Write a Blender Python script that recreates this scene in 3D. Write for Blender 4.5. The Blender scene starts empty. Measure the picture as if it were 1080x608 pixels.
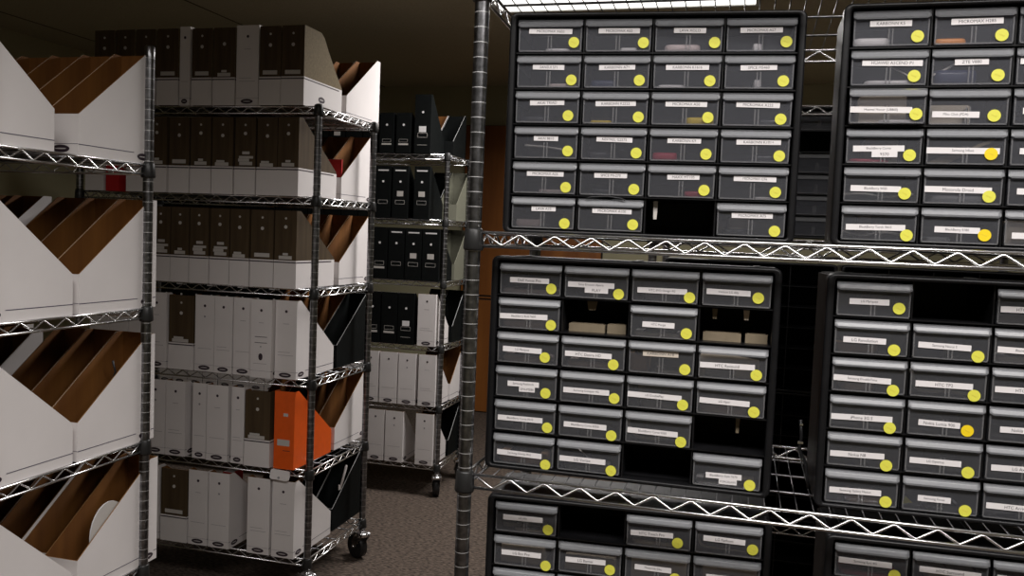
import bpy, math, random
from mathutils import Matrix, Vector
random.seed(7)
SC = bpy.context.scene
COL = SC.collection
H = 1.345                      # eye height above the carpet; z values below are written relative to the eye

# ------------------------------------------------------------------ materials
def mat(name, color, rough=.5, metal=0., spec=.5, noise=0., nscale=30., bump=0., emit=0.):
    m = bpy.data.materials.new(name); m.use_nodes = True
    nt = m.node_tree; b = nt.nodes['Principled BSDF']
    b.inputs['Base Color'].default_value = (*color, 1); b.inputs['Roughness'].default_value = rough
    b.inputs['Metallic'].default_value = metal; b.inputs['Specular IOR Level'].default_value = spec
    if emit: b.inputs['Emission Color'].default_value = (*color, 1); b.inputs['Emission Strength'].default_value = emit
    if noise or bump:
        tc = nt.nodes.new('ShaderNodeTexCoord'); n = nt.nodes.new('ShaderNodeTexNoise')
        n.inputs['Scale'].default_value = nscale; n.inputs['Detail'].default_value = 4
        nt.links.new(tc.outputs['Object'], n.inputs['Vector'])
        if noise:
            r = nt.nodes.new('ShaderNodeValToRGB')
            r.color_ramp.elements[0].position = .3; r.color_ramp.elements[1].position = .7
            r.color_ramp.elements[0].color = (*[c * (1 - noise) for c in color], 1)
            r.color_ramp.elements[1].color = (*[min(1, c * (1 + noise)) for c in color], 1)
            nt.links.new(n.outputs['Fac'], r.inputs['Fac']); nt.links.new(r.outputs['Color'], b.inputs['Base Color'])
        if bump:
            bp = nt.nodes.new('ShaderNodeBump'); bp.inputs['Strength'].default_value = bump; bp.inputs['Distance'].default_value = .002
            nt.links.new(n.outputs['Fac'], bp.inputs['Height']); nt.links.new(bp.outputs['Normal'], b.inputs['Normal'])
    return m

def grain(name, c1, c2, scale, rough=.5, stretch=(1, 1, .06)):
    m = mat(name, c1, rough); nt = m.node_tree; b = nt.nodes['Principled BSDF']
    tc = nt.nodes.new('ShaderNodeTexCoord'); mp = nt.nodes.new('ShaderNodeMapping'); mp.inputs['Scale'].default_value = stretch
    n = nt.nodes.new('ShaderNodeTexNoise'); n.inputs['Scale'].default_value = scale; n.inputs['Detail'].default_value = 6
    r = nt.nodes.new('ShaderNodeValToRGB'); r.color_ramp.elements[0].position = .35; r.color_ramp.elements[1].position = .7
    r.color_ramp.elements[0].color = (*c1, 1); r.color_ramp.elements[1].color = (*c2, 1)
    nt.links.new(tc.outputs['Object'], mp.inputs['Vector']); nt.links.new(mp.outputs[0], n.inputs['Vector'])
    nt.links.new(n.outputs['Fac'], r.inputs['Fac']); nt.links.new(r.outputs['Color'], b.inputs['Base Color'])
    return m

def clear_plastic(name, tint, haze, hazecol, rough=.12):
    m = bpy.data.materials.new(name); m.use_nodes = True; nt = m.node_tree; nt.nodes.clear()
    out = nt.nodes.new('ShaderNodeOutputMaterial')
    tr = nt.nodes.new('ShaderNodeBsdfTransparent'); tr.inputs['Color'].default_value = (*tint, 1)
    df = nt.nodes.new('ShaderNodeBsdfDiffuse'); df.inputs['Color'].default_value = (*hazecol, 1)
    tl = nt.nodes.new('ShaderNodeBsdfTranslucent'); tl.inputs['Color'].default_value = (*hazecol, 1)
    gl = nt.nodes.new('ShaderNodeBsdfGlossy'); gl.inputs['Roughness'].default_value = rough
    m1 = nt.nodes.new('ShaderNodeMixShader'); m1.inputs[0].default_value = .3
    m2 = nt.nodes.new('ShaderNodeMixShader'); m2.inputs[0].default_value = haze
    m3 = nt.nodes.new('ShaderNodeMixShader'); fr = nt.nodes.new('ShaderNodeFresnel'); fr.inputs['IOR'].default_value = 1.45
    nt.links.new(df.outputs[0], m1.inputs[1]); nt.links.new(tl.outputs[0], m1.inputs[2])
    nt.links.new(tr.outputs[0], m2.inputs[1]); nt.links.new(m1.outputs[0], m2.inputs[2])
    nt.links.new(fr.outputs[0], m3.inputs[0]); nt.links.new(m2.outputs[0], m3.inputs[1]); nt.links.new(gl.outputs[0], m3.inputs[2])
    nt.links.new(m3.outputs[0], out.inputs['Surface'])
    return m

M = dict(
    chrome=mat('chrome wire', (.85, .85, .86), .27, 1.),
    chrome_dark=mat('mottled post and shaded deck chrome', (.23, .23, .24), .3, 1., noise=.4, nscale=70),  # dark tone for mottled posts; on the deck wires it paints in shade
    groove=mat('post groove ring', (.62, .62, .62), .5, .6),
    black=mat('black moulded plastic', (.007, .007, .008), .38, spec=.35, noise=.2, nscale=40),
    black_matte=mat('black back panel', (.008, .008, .010), .6, spec=.3),
    collar=mat('black shelf collar', (.03, .03, .03), .4, .4),
    white_board=mat('white coated cardboard', (.78, .74, .73), .6, noise=.03, nscale=8),
    kraft=grain('brown kraft board', (.15, .052, .006), (.22, .084, .012), 30, .8),
    kraft_edge=mat('cut kraft edge', (.27, .135, .045), .8),
    woodprint=grain('brown wood grain print', (.05, .029, .010), (.085, .054, .023), 60, .8),
    mark=mat('printed dark mark', (.035, .02, .03), .6),
    mark_soft=mat('printed grey line', (.33, .31, .33), .6),
    line=mat('navy printed line', (.07, .06, .11), .6),
    slot=mat('oval inner slit', (.6, .57, .56), .6),
    orange=mat('orange plastic', (.85, .115, .008), .42, noise=.05),
    orange_in=mat('orange inner board', (.55, .08, .01), .6),
    red=mat('red cardboard', (.5, .012, .015), .6),
    file_black=mat('black board', (.004, .005, .005), .7, spec=.12, noise=.2),
    rim_highlight=mat('painted rim highlight', (.42, .42, .42), .35),  # paints the highlight along the open edges of the black files
    file_grey=mat('grey green board', (.16, .16, .12), .6),
    paper=mat('white paper', (.8, .78, .78), .7),
    paper_old=mat('grey paper label', (.56, .53, .5), .7),
    label=mat('drawer paper label', (.78, .75, .75), .6),
    label_beige=mat('aged paper label', (.62, .55, .47), .6),
    ink=mat('black ink', (.07, .065, .075), .6),
    yellow=mat('yellow sticker', (.74, .72, .085), .55),
    yellow_deep=mat('golden yellow sticker', (.9, .66, .01), .55),
    sticker_ink=mat('faint sticker ink', (.6, .5, .05), .6),
    clear=clear_plastic('clear drawer plastic', (.96, .96, .97), .095, (.62, .64, .72)),
    frost=clear_plastic('frosted handle plastic', (.86, .86, .88), .55, (.4, .41, .43), .3),
    rib=clear_plastic('clear divider plastic', (.85, .85, .87), .28, (.6, .6, .62)),
    wall=mat('olive painted wall', (.42, .39, .25), .8, noise=.03, nscale=3),
    ceil=mat('ceiling tile', (.46, .41, .29), .9, noise=.1, nscale=120),
    seam=mat('dark ceiling seam', (.12, .1, .07), .8),
    door=grain('stained wood door', (.2, .065, .012), (.34, .12, .022), 9, .45, (1, 1, .08)),
    door_gap=mat('door gap', (.02, .01, .005), .8),
    rubber=mat('black rubber tyre', (.012, .012, .013), .45),
    lens=mat('glowing ceiling light lens', (1, .98, .93), .5, emit=1.7),
    fixture=mat('white painted light frame', (.6, .6, .58), .5),
    p_white=mat('white phone plastic', (.82, .78, .77), .3), p_pink=mat('pinkish white phone plastic', (.68, .55, .53), .35),
    p_yellow=mat('yellow phone plastic', (.85, .6, .01), .35), p_orange=mat('orange phone plastic', (.85, .3, .03), .35),
    p_red=mat('crimson phone plastic', (.55, .02, .07), .35), p_dark=mat('dark phone plastic', (.03, .03, .04), .3),
    p_grey=mat('grey phone plastic', (.3, .3, .31), .35), p_tan=mat('tan phone plastic', (.45, .27, .16), .4),
    p_blue=mat('dark blue phone plastic', (.03, .04, .1), .35),
    screen=mat('black phone screen', (.01, .01, .012), .1),
    cream=mat('cream cardboard', (.62, .53, .42), .7, noise=.06, nscale=20),
    tanbox=mat('tan cardboard', (.2, .16, .105), .8, noise=.1, nscale=30),
    cable_white=mat('white cable', (.68, .64, .6), .45), cable_black=mat('black cable', (.02, .02, .022), .4),
)
# carpet: looped brown grey pile
cm = mat('brown looped carpet', (.1, .08, .068), .95); nt = cm.node_tree; pb = nt.nodes['Principled BSDF']
tc = nt.nodes.new('ShaderNodeTexCoord'); mp = nt.nodes.new('ShaderNodeMapping'); mp.inputs['Rotation'].default_value = (0, 0, .5); mp.inputs['Scale'].default_value = (1, 2.2, 1)
nz = nt.nodes.new('ShaderNodeTexNoise'); nz.inputs['Scale'].default_value = 55; nz.inputs['Detail'].default_value = 3
rp = nt.nodes.new('ShaderNodeValToRGB'); rp.color_ramp.elements[0].position = .36; rp.color_ramp.elements[1].position = .66
rp.color_ramp.elements[0].color = (  .03, .021, .016, 1); rp.color_ramp.elements[1].color = (.145, .108, .083, 1)
bp = nt.nodes.new('ShaderNodeBump'); bp.inputs['Strength'].default_value = .6; bp.inputs['Distance'].default_value = .004
nt.links.new(tc.outputs['Object'], mp.inputs['Vector']); nt.links.new(mp.outputs[0], nz.inputs['Vector']); nt.links.new(nz.outputs['Fac'], rp.inputs['Fac'])
nt.links.new(rp.outputs['Color'], pb.inputs['Base Color']); nt.links.new(nz.outputs['Fac'], bp.inputs['Height']); nt.links.new(bp.outputs['Normal'], pb.inputs['Normal'])
M['carpet'] = cm

# ------------------------------------------------------------------ mesh builder
class MB:
    def __init__(s): s.v = []; s.f = []; s.m = []; s.mats = []; s.smooth = []
    def mi(s, m):
        m = M[m] if isinstance(m, str) else m
        if m not in s.mats: s.mats.append(m)
        return s.mats.index(m)
    def face(s, idx, m, sm=False): s.f.append(idx); s.m.append(s.mi(m)); s.smooth.append(sm)
    def box(s, x0, x1, y0, y1, z0, z1, m, **over):
        b = len(s.v)
        s.v += [(x, y, z) for z in (z0, z1) for y in (y0, y1) for x in (x0, x1)]
        q = dict(bottom=(0, 2, 3, 1), top=(4, 5, 7, 6), front=(0, 1, 5, 4), back=(2, 6, 7, 3), left=(0, 4, 6, 2), right=(1, 3, 7, 5))
        for k, i in q.items(): s.face([b + j for j in i], over.get(k, m))
    def prism_x(s, poly, x0, x1, m0, m1, me):
        """polygon of (y, z), counter-clockwise seen from +X, pushed from x0 to x1"""
        n = len(poly); b = len(s.v)
        s.v += [(x0, y, z) for y, z in poly] + [(x1, y, z) for y, z in poly]
        s.face([b + i for i in reversed(range(n))], m0); s.face([b + n + i for i in range(n)], m1)
        for i in range(n):
            j = (i + 1) % n; s.face([b + i, b + j, b + n + j, b + n + i], me)
    def prism_y(s, poly, y0, y1, m, mb=None):
        """polygon of (x, z), counter-clockwise seen from -Y (the front)"""
        n = len(poly); b = len(s.v)
        s.v += [(x, y0, z) for x, z in poly] + [(x, y1, z) for x, z in poly]
        s.face([b + i for i in range(n)], m); s.face([b + n + i for i in reversed(range(n))], mb or m)
        for i in range(n):
            j = (i + 1) % n; s.face([b + j, b + i, b + n + i, b + n + j], mb or m)
    def tube(s, pts, r, m, seg=8, cap=True, rings=None):
        """tube through points; rings: per point radius"""
        pts = [Vector(p) for p in pts]; n = len(pts); b = len(s.v); up = None
        for i, p in enumerate(pts):
            t = (pts[min(i + 1, n - 1)] - pts[max(i - 1, 0)]).normalized()
            if up is None:
                a = Vector((0, 0, 1)) if abs(t.z) < .9 else Vector((1, 0, 0)); up = (a - t * a.dot(t)).normalized()
            else: up = (up - t * up.dot(t)).normalized()
            w = t.cross(up); rr = rings[i] if rings else r
            for k in range(seg):
                a = 2 * math.pi * k / seg; s.v.append(tuple(p + up * (math.cos(a) * rr) + w * (math.sin(a) * rr)))
        for i in range(n - 1):
            for k in range(seg):
                k2 = (k + 1) % seg
                s.face([b + i * seg + k, b + i * seg + k2, b + (i + 1) * seg + k2, b + (i + 1) * seg + k], m, True)
        if cap:
            s.face([b + k for k in reversed(range(seg))], m); s.face([b + (n - 1) * seg + k for k in range(seg)], m)
    def build(s, name):
        me = bpy.data.meshes.new(name); me.from_pydata(s.v, [], s.f)
        for m in s.mats: me.materials.append(m)
        me.polygons.foreach_set('material_index', s.m); me.polygons.foreach_set('use_smooth', s.smooth)
        me.update(); return me

def ob(name, me, parent=None, loc=(0, 0, 0), rot=(0, 0, 0), label=None):
    o = bpy.data.objects.new(name, me); COL.objects.link(o); o.parent = parent; o.location = loc; o.rotation_euler = rot
    if label: o['label'] = label
    return o
def thing(name, label, cat, loc, rotz=0, group=None, me=None, rot=None):
    o = ob(name, me, None, loc, rot or (0, 0, rotz)); o['label'] = label; o['category'] = cat
    if group: o['group'] = group
    return o
def structure(name, me, loc=(0, 0, 0)):
    o = ob(name, me, None, loc); o['kind'] = 'structure'; return o
ORD = ['first', 'second', 'third', 'fourth', 'fifth', 'sixth', 'seventh', 'eighth', 'ninth', 'tenth', 'eleventh', 'twelfth', 'thirteenth', 'fourteenth', 'fifteenth', 'sixteenth', 'seventeenth', 'eighteenth', 'nineteenth', 'twentieth', 'twenty-first', 'twenty-second']

# ------------------------------------------------------------------ lettering (built first, while the scene is empty)
_txt = {}
def text_mesh(body):
    if body in _txt: return _txt[body]
    cu = bpy.data.curves.new('lettering', 'FONT'); cu.body = body; cu.size = 1; cu.resolution_u = 2; cu.align_x = 'CENTER'; cu.align_y = 'CENTER'
    o = bpy.data.objects.new('lettering', cu); COL.objects.link(o); bpy.context.view_layer.update()
    me = bpy.data.meshes.new_from_object(o.evaluated_get(bpy.context.evaluated_depsgraph_get()))
    vs = [tuple(v.co) for v in me.vertices]; fs = [tuple(p.vertices) for p in me.polygons]
    bpy.data.objects.remove(o); bpy.data.curves.remove(cu); bpy.data.meshes.remove(me)
    xs = [v[0] for v in vs]; ys = [v[1] for v in vs]
    cx, cy = (min(xs) + max(xs)) / 2, (min(ys) + max(ys)) / 2
    _txt[body] = ([(x - cx, y - cy) for x, y, _ in vs], fs, max(xs) - min(xs), max(ys) - min(ys)); return _txt[body]
def put_text(mb, body, cx, cz, w, h, y, m='ink'):
    vs, fs, tw, th = text_mesh(body); k = min(w / tw, h / th); b = len(mb.v)
    mb.v += [(cx + x * k, y, cz + z * k) for x, z in vs]
    for f in fs: mb.face([b + i for i in f], m)

# ------------------------------------------------------------------ room
mb = MB(); mb.box(-4.3, 3.2, -2.2, 6.3, -.05, 0, 'carpet'); structure('floor', mb.build('floor'))
ZC = H + 1.1
mb = MB(); mb.box(-4.3, 3.2, -2.2, 6.3, ZC, ZC + .08, 'ceil')
for k in range(2):
    x = -3.97 + k * 1.22; mb.box(x - .004, x + .004, -2.2, 6.22, ZC - .003, ZC, 'seam')
structure('ceiling', mb.build('ceiling'))
for n, a in (('wall_back', (-4.3, 3.2, 6.22, 6.3)), ('wall_front', (-4.3, 3.2, -2.28, -2.2)), ('wall_left', (-4.38, -4.3, -2.2, 6.3)), ('wall_right', (3.2, 3.28, -2.2, 6.3))):
    mb = MB(); mb.box(*a, 0, ZC, 'wall'); structure(n, mb.build(n))
# wooden door at the end of the cross aisle: upper and lower panel parted by a dark gap
mb = MB(); mb.box(-2.06, -1.0, 6.17, 6.22, 0.0, 2.15, 'door_gap')
mb.box(-2.055, -1.005, 6.16, 6.175, .89, 2.145, 'door'); mb.box(-2.055, -1.005, 6.16, 6.175, .865, .876, 'door'); mb.box(-2.055, -1.005, 6.16, 6.175, .01, .852, 'door')
structure('door_1', mb.build('door_1'))

def light_fixture(x0, x1, y0, y1, label, power, spread):
    t = thing('ceiling_light', label, 'ceiling light', ((x0 + x1) / 2, (y0 + y1) / 2, ZC), group='ceiling lights')
    w, d = (x1 - x0) / 2, (y1 - y0) / 2
    f = MB()
    for a in ((-w, w, -d, -d + .02), (-w, w, d - .02, d), (-w, -w + .02, -d + .02, d - .02), (w - .02, w, -d + .02, d - .02)): f.box(*a, -.025, 0, 'fixture')
    ob('light_frame', f.build('light_frame'), t)
    l = MB(); l.box(-w + .02, w - .02, -d + .02, d - .02, -.02, -.012, 'lens'); ob('light_lens', l.build('light_lens'), t)
    la = bpy.data.lights.new('tube_light', 'AREA'); la.shape = 'RECTANGLE'; la.size = 2 * w - .06; la.size_y = 2 * d - .06
    la.energy = power; la.spread = math.radians(spread); la.color = (1, .955, .93)
    lo = bpy.data.objects.new('tube_light', la); COL.objects.link(lo); lo.location = ((x0 + x1) / 2, (y0 + y1) / 2, ZC - .03)
light_fixture(-1.216, .004, 3.49, 4.1, 'bright white ceiling light seen through the top wire shelf above the cabinets', 44, 163)
light_fixture(-1.216, .004, .14, .75, 'white ceiling light over the aisle between the V-profile rack and drawer cabinets', 17, 150)
light_fixture(.02, 1.24, .14, .75, 'white ceiling light over the aisle before the photo-edge cabinets', 33, 150)

# ------------------------------------------------------------------ wire shelving
_post = {}
def post_mesh(h):
    k = round(h, 3)
    if k not in _post:
        mb = MB(); pts = []; rr = []; z = 0
        while z < h - .0254:
            pts += [(0, 0, z + .0010), (0, 0, z + .0022)]; rr += [.0127, .0127]; z += .0254
        pts = [(0, 0, 0)] + pts + [(0, 0, h - .004), (0, 0, h)]; rr = [.0127] + rr + [.0127, .009]
        mb.tube(pts, .0127, 'chrome_dark', 14, rings=rr); _post[k] = mb.build('post')
        gi = mb.mi('groove')
        me = _post[k]; me.materials.append(M['groove'])
        for p in me.polygons:
            zs = [me.vertices[v].co.z for v in p.vertices]
            f = (min(zs) + 1e-5) % .0254
            if .0008 < f < .0030 and max(zs) - min(zs) < .002: p.material_index = 1
    return _post[k]
def zig(mb, a, b, z0, z1, axis, pitch=.062, r=.0021):
    n = max(2, round((b[axis] - a[axis]) / pitch)); pts = []
    for i in range(2 * n + 1):
        t = i / (2 * n); z = z1 if i % 2 == 0 else z0
        p = [a[0] + (b[0] - a[0]) * t, a[1] + (b[1] - a[1]) * t]
        for dt in ((-.07, .07)):
            q = [p[0] + (b[0] - a[0]) * dt / (2 * n), p[1] + (b[1] - a[1]) * dt / (2 * n)]
            if 0 <= t + dt / (2 * n) <= 1: pts.append((q[0], q[1], z))
    mb.tube(pts, r, 'chrome', 6)
def shelf_mesh(W, D, tilt=0.):
    """wire shelf: deck wires, doubled edge wires and zigzag trusses; origin at front left post, deck top at z=0"""
    mb = MB(); t = .026; e = .006
    for z in (-.0024, -t):
        mb.tube([(e, 0, z), (W - e, 0, z)], .0029, 'chrome', 8); mb.tube([(e, D, z), (W - e, D, z)], .0029, 'chrome', 8)
        mb.tube([(0, e, z), (0, D - e, z)], .0029, 'chrome', 8); mb.tube([(W, e, z), (W, D - e, z)], .0029, 'chrome', 8)
    zig(mb, (.02, 0), (W - .02, 0), -t + .003, -.006, 0); zig(mb, (.02, D), (W - .02, D), -t + .003, -.006, 0)
    zig(mb, (0, .02), (0, D - .02), -t + .003, -.006, 1); zig(mb, (W, .02), (W, D - .02), -t + .003, -.006, 1)
    n = int(W / .0254)
    for i in range(1, n): mb.tube([(W * i / n, 0, -.0015), (W * i / n, D, -.0015)], .0011, 'chrome_dark', 5)  # dark chrome puts the shade behind the front wire into the deck
    for y in (.25, .5, .75): mb.tube([(0, D * y, -.005), (W, D * y, -.005)], .0024, 'chrome_dark', 6)
    return mb.build('wire_shelf')
mbc = MB(); mbc.tube([(0, 0, -.034), (0, 0, -.03), (0, 0, .001), (0, 0, .004)], .017, 'collar', 14, rings=[.0165, .018, .0158, .0140]); COLLAR = mbc.build('collar')
mbw = MB(); mbw.tube([(-.016, 0, 0), (-.014, 0, 0), (.014, 0, 0), (.016, 0, 0)], .05, 'rubber', 28, rings=[.044, .05, .05, .044]); WHEEL = mbw.build('wheel')
mbf = MB()
mbf.tube([(0, 0, .10), (0, 0, .145)], .009, 'chrome', 10); mbf.tube([(0, 0, .098), (0, 0, .112)], .026, 'chrome', 16, rings=[.03, .022])
for sx in (-1, 1):
    mbf.prism_x([(-.028, .1), (-.032, .112), (.024, .112), (.03, .1), (.042, .05), (.036, .04), (.02, .045)][::-1], sx * .021 - .0015, sx * .021 + .0015, 'chrome', 'chrome', 'chrome')
mbf.tube([(-.026, .03, .05), (.026, .03, .05)], .006, 'chrome', 8); FORK = mbf.build('caster')
def rack(label, x0, x1, y0, y1, shelves, top, tilt0=0., group='wire shelving racks', spin=.4):
    t = thing('wire_shelving_rack', label, 'shelving rack', (x0, y0, 0), 0, group)
    W, D = x1 - x0, y1 - y0; pm = post_mesh(top + H - .12)
    for x in (0, W):
        for y in (0, D):
            ob('post', pm, t, (x, y, .12 - (tilt0 if y > 0 else 0)))
            c = ob('caster', FORK, t, (x, y, 0), (0, 0, spin)); ob('wheel', WHEEL, c, (0, .03, .05))
    sm = shelf_mesh(W, D)
    for i, z in enumerate(shelves):
        s = ob('wire_shelf', sm, t, (0, 0, z + H), (-(tilt0 / D) if i == 0 else 0, 0, 0))
        for x in (0, W):
            for y in (0, D): ob('collar', COLLAR, s, (x, y, 0))
    return t
RX0, RX1, RY0, RY1 = -.4564, .763, 1.4291, 1.886
RS = [.43, .0027 + .0024, -.4232 + .0024, -.853, -1.2]
rack('chrome wire rack holding black cabinets of small clear drawers', RX0, RX1, RY0, RY1, RS, .437, tilt0=.0254)
LS = [.141, -.22, -.562, -.888, -1.19]
LX0, LX1, LY0, LY1 = -2.52, -1.455, 1.383, 1.858
rack('chrome wire rack of white files with brown insides, its end showing open V profiles', LX0, LX1, LY0, LY1, LS, .434)
MS = [.418, .105, -.218, -.538, -.86, -1.181]
MX0, MX1, MY0, MY1 = -2.43, -1.4455, 2.7197, 3.177
rack('chrome wire rack of mixed files including the orange one', MX0, MX1, MY0, MY1, MS, .425, spin=1.05)
FS = [.388, .062, -.247, -.574, -.879, -1.18]
FX0, FX1, FY0, FY1 = -3.28, -1.4495, 4.068, 4.421
rack('chrome wire rack of mostly black files before the wooden door', FX0, FX1, FY0, FY1, FS, .395)
BX0, BX1, BY0, BY1 = -.27, .8, 2.62, 3.08
BS = [.404, .02, -.82, -1.2]
rack('chrome wire rack glimpsed through the slit between the upper cabinets', BX0, BX1, BY0, BY1, BS, .6)

# ------------------------------------------------------------------ drawer cabinets
CW, CI, RP, CD = .4963, .0125, .0613, .16
CH = RP * 6 + .016
CP = (CW - 2 * CI) / 4
def rrect(x0, x1, z0, z1, r, n=4):
    o = []
    for cx, cz, a0 in ((x1 - r, z0 + r, -90), (x1 - r, z1 - r, 0), (x0 + r, z1 - r, 90), (x0 + r, z0 + r, 180)):
        for i in range(n + 1):
            a = math.radians(a0 + 90 * i / n); o.append((cx + r * math.cos(a), cz + r * math.sin(a)))
    return o
def cabinet_meshes():
    f = MB()
    secs = [(rrect(0, CW, 0, CH, .012), .03), (rrect(0, CW, 0, CH, .012), .004), (rrect(.0012, CW - .0012, .0012, CH - .0012, .011), .0012), (rrect(.0035, CW - .0035, .0025, CH - .0025, .010), 0),
            (rrect(CI - .003, CW - CI + .003, .0062, CH - .0062, .006), 0), (rrect(CI - .001, CW - CI + .001, .0075, CH - .0075, .005), .002), (rrect(CI, CW - CI, .008, CH - .008, .004), .03)]
    n = len(secs[0][0])
    for pts, y in secs: f.v += [(x, y, z) for x, z in pts]
    for s in range(len(secs) - 1):
        for i in range(n):
            j = (i + 1) % n; f.face([s * n + i, s * n + j, (s + 1) * n + j, (s + 1) * n + i], 'black', True)
    b = (len(secs) - 1) * n
    for i in range(n):
        j = (i + 1) % n; f.face([b + i, b + j, j, i], 'black')
    rim = f.build('frame')
    s = MB(); e = .003
    for a in ((e, .008, .028, CD, .004, CH - .004), (CW - .008, CW - e, .028, CD, .004, CH - .004), (.008, CW - .008, .028, CD, .002, .007), (.008, CW - .008, .028, CD, CH - .007, CH - .002)): s.box(*a, 'black')
    for x in (0.03, .24, .45): s.box(x, x + .012, .03, CD, CH - .003, CH - .0005, 'black')
    s.box(.008, CW - .008, CD - .004, CD, .007, CH - .007, 'black_matte'); shell = s.build('shell')
    g = MB()
    for r in range(1, 6): g.box(CI - .004, CW - CI + .004, .006, CD - .004, CH - .008 - r * RP - .001, CH - .008 - r * RP + .001, 'black')
    for c in range(1, 4): g.box(CI + c * CP - .0012, CI + c * CP + .0012, .010, CD - .004, .008, CH - .008, 'black')
    for c in (0, 4):
        x = CI + c * CP; g.box(x - .0045, x - .0005 if c == 0 else x + .004, .028, CD - .004, .008, CH - .008, 'black') if c == 0 else g.box(x + .0005, x + .0045, .028, CD - .004, .008, CH - .008, 'black')
    return rim, shell, g.build('slot_grid')
RIM, SHELL, GRID = cabinet_meshes()
DH, DW, DD = .0555, .113, .135
def drawer_meshes():
    d = MB(); w = DW / 2
    d.prism_y([(-w + .0022, .001), (w - .0022, .001), (w - .0016, .0035), (w - .0005, DH - .003), (w - .0005, DH), (-w + .0005, DH), (-w + .0005, DH - .003), (-w + .0016, .0035)], 0, .0018, 'clear')
    # clear raised border of the front
    for x0, x1 in ((-w + .0016, -w + .0036), (w - .0036, w - .0016)): d.box(x0, x1, -.0007, 0, .0035, DH - .014, 'rib')
    d.box(-w + .003, w - .003, -.0007, 0, .0015, .0035, 'rib')
    hb = .036
    for sx in (-1, 1): d.box(sx * (w - .002) - .0006, sx * (w - .002) + .0006, .0018, DD, .001, hb, 'clear')
    d.box(-w + .003, w - .003, DD - .0012, DD, .001, hb - .006, 'rib'); d.box(-w + .003, w - .003, .0018, DD, .001, .0022, 'rib')
    tray = d.build('drawer')
    l = MB(); n = 24; prof = []
    for i in range(n + 1):
        u = -1 + 2 * i / n; x = u * (w - .0002); e = min(1, (1 - abs(u)) / .1); k = math.sqrt(max(0, 1 - (1 - e) ** 2))
        zb = .0425 + .0025 * (1 - k); yo = .0020 + .0036 * (.4 + .6 * k)
        prof.append([(x, 0, DH), (x, -yo * .55, DH - .0052), (x, -yo, DH - .0100), (x, -yo + .0003, zb), (x, -yo + .0014, zb), (x, -yo + .0013, DH - .0103), (x, -yo * .55 + .0012, DH - .0062), (x, 0, DH - .0018)])
    for p in prof: l.v += p
    for i in range(n):
        for k in range(8):
            k2 = (k + 1) % 8; l.face([i * 8 + k, i * 8 + k2, (i + 1) * 8 + k2, (i + 1) * 8 + k], 'frost', k in (0, 5, 6))
    l.face([k for k in reversed(range(8))], 'frost'); l.face([n * 8 + k for k in range(8)], 'frost')
    lip = l.build('handle_lip')
    v = MB()
    for x in (-.0042, .0014): v.box(x, x + .0022, -.0008, .0, .0035, .029, 'rib')
    v.box(-.0008, .0004, .004, DD - .004, .0022, .028, 'clear')
    return tray, lip, v.build('divider')
TRAY, LIP, DIV = drawer_meshes()
def sticker(m):
    s = MB(); n = 24; r = .0093
    s.prism_y([(r * math.cos(2 * math.pi * i / n), r * math.sin(2 * math.pi * i / n)) for i in range(n)], -.0005, 0, m)
    for k in range(3):
        z = .001 - k * .0012; pts = [(-.0042 + .0028 * k + .0026 * t, -.0006, z + .0012 * math.sin(t * 6 + k)) for t in (0, .35, .7, 1)]
        s.tube(pts, .00025, 'sticker_ink', 4)
    return s.build('round_sticker')
STK = {m: sticker(m) for m in ('yellow', 'yellow_deep')}
def label_mesh(texts, u0, u1, m, hh=.0094):
    w = (u1 - u0) * DW; l = MB(); rows = texts.split('|')
    l.box(-w / 2, w / 2, -.0004, 0, -hh / 2, hh / 2, m)
    put_text(l, rows[0], 0, 0, w * .9, hh * .5, -.00055)
    if len(rows) > 1:
        w2 = w * .5; cx = w * .12; l.box(cx - w2 / 2, cx + w2 / 2, -.0004, 0, -hh * 1.45, -hh / 2, m); put_text(l, rows[1], cx, -hh * .95, w2 * .85, hh * .5, -.00055)
    return l.build('paper_label')
G = ('',)
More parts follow.
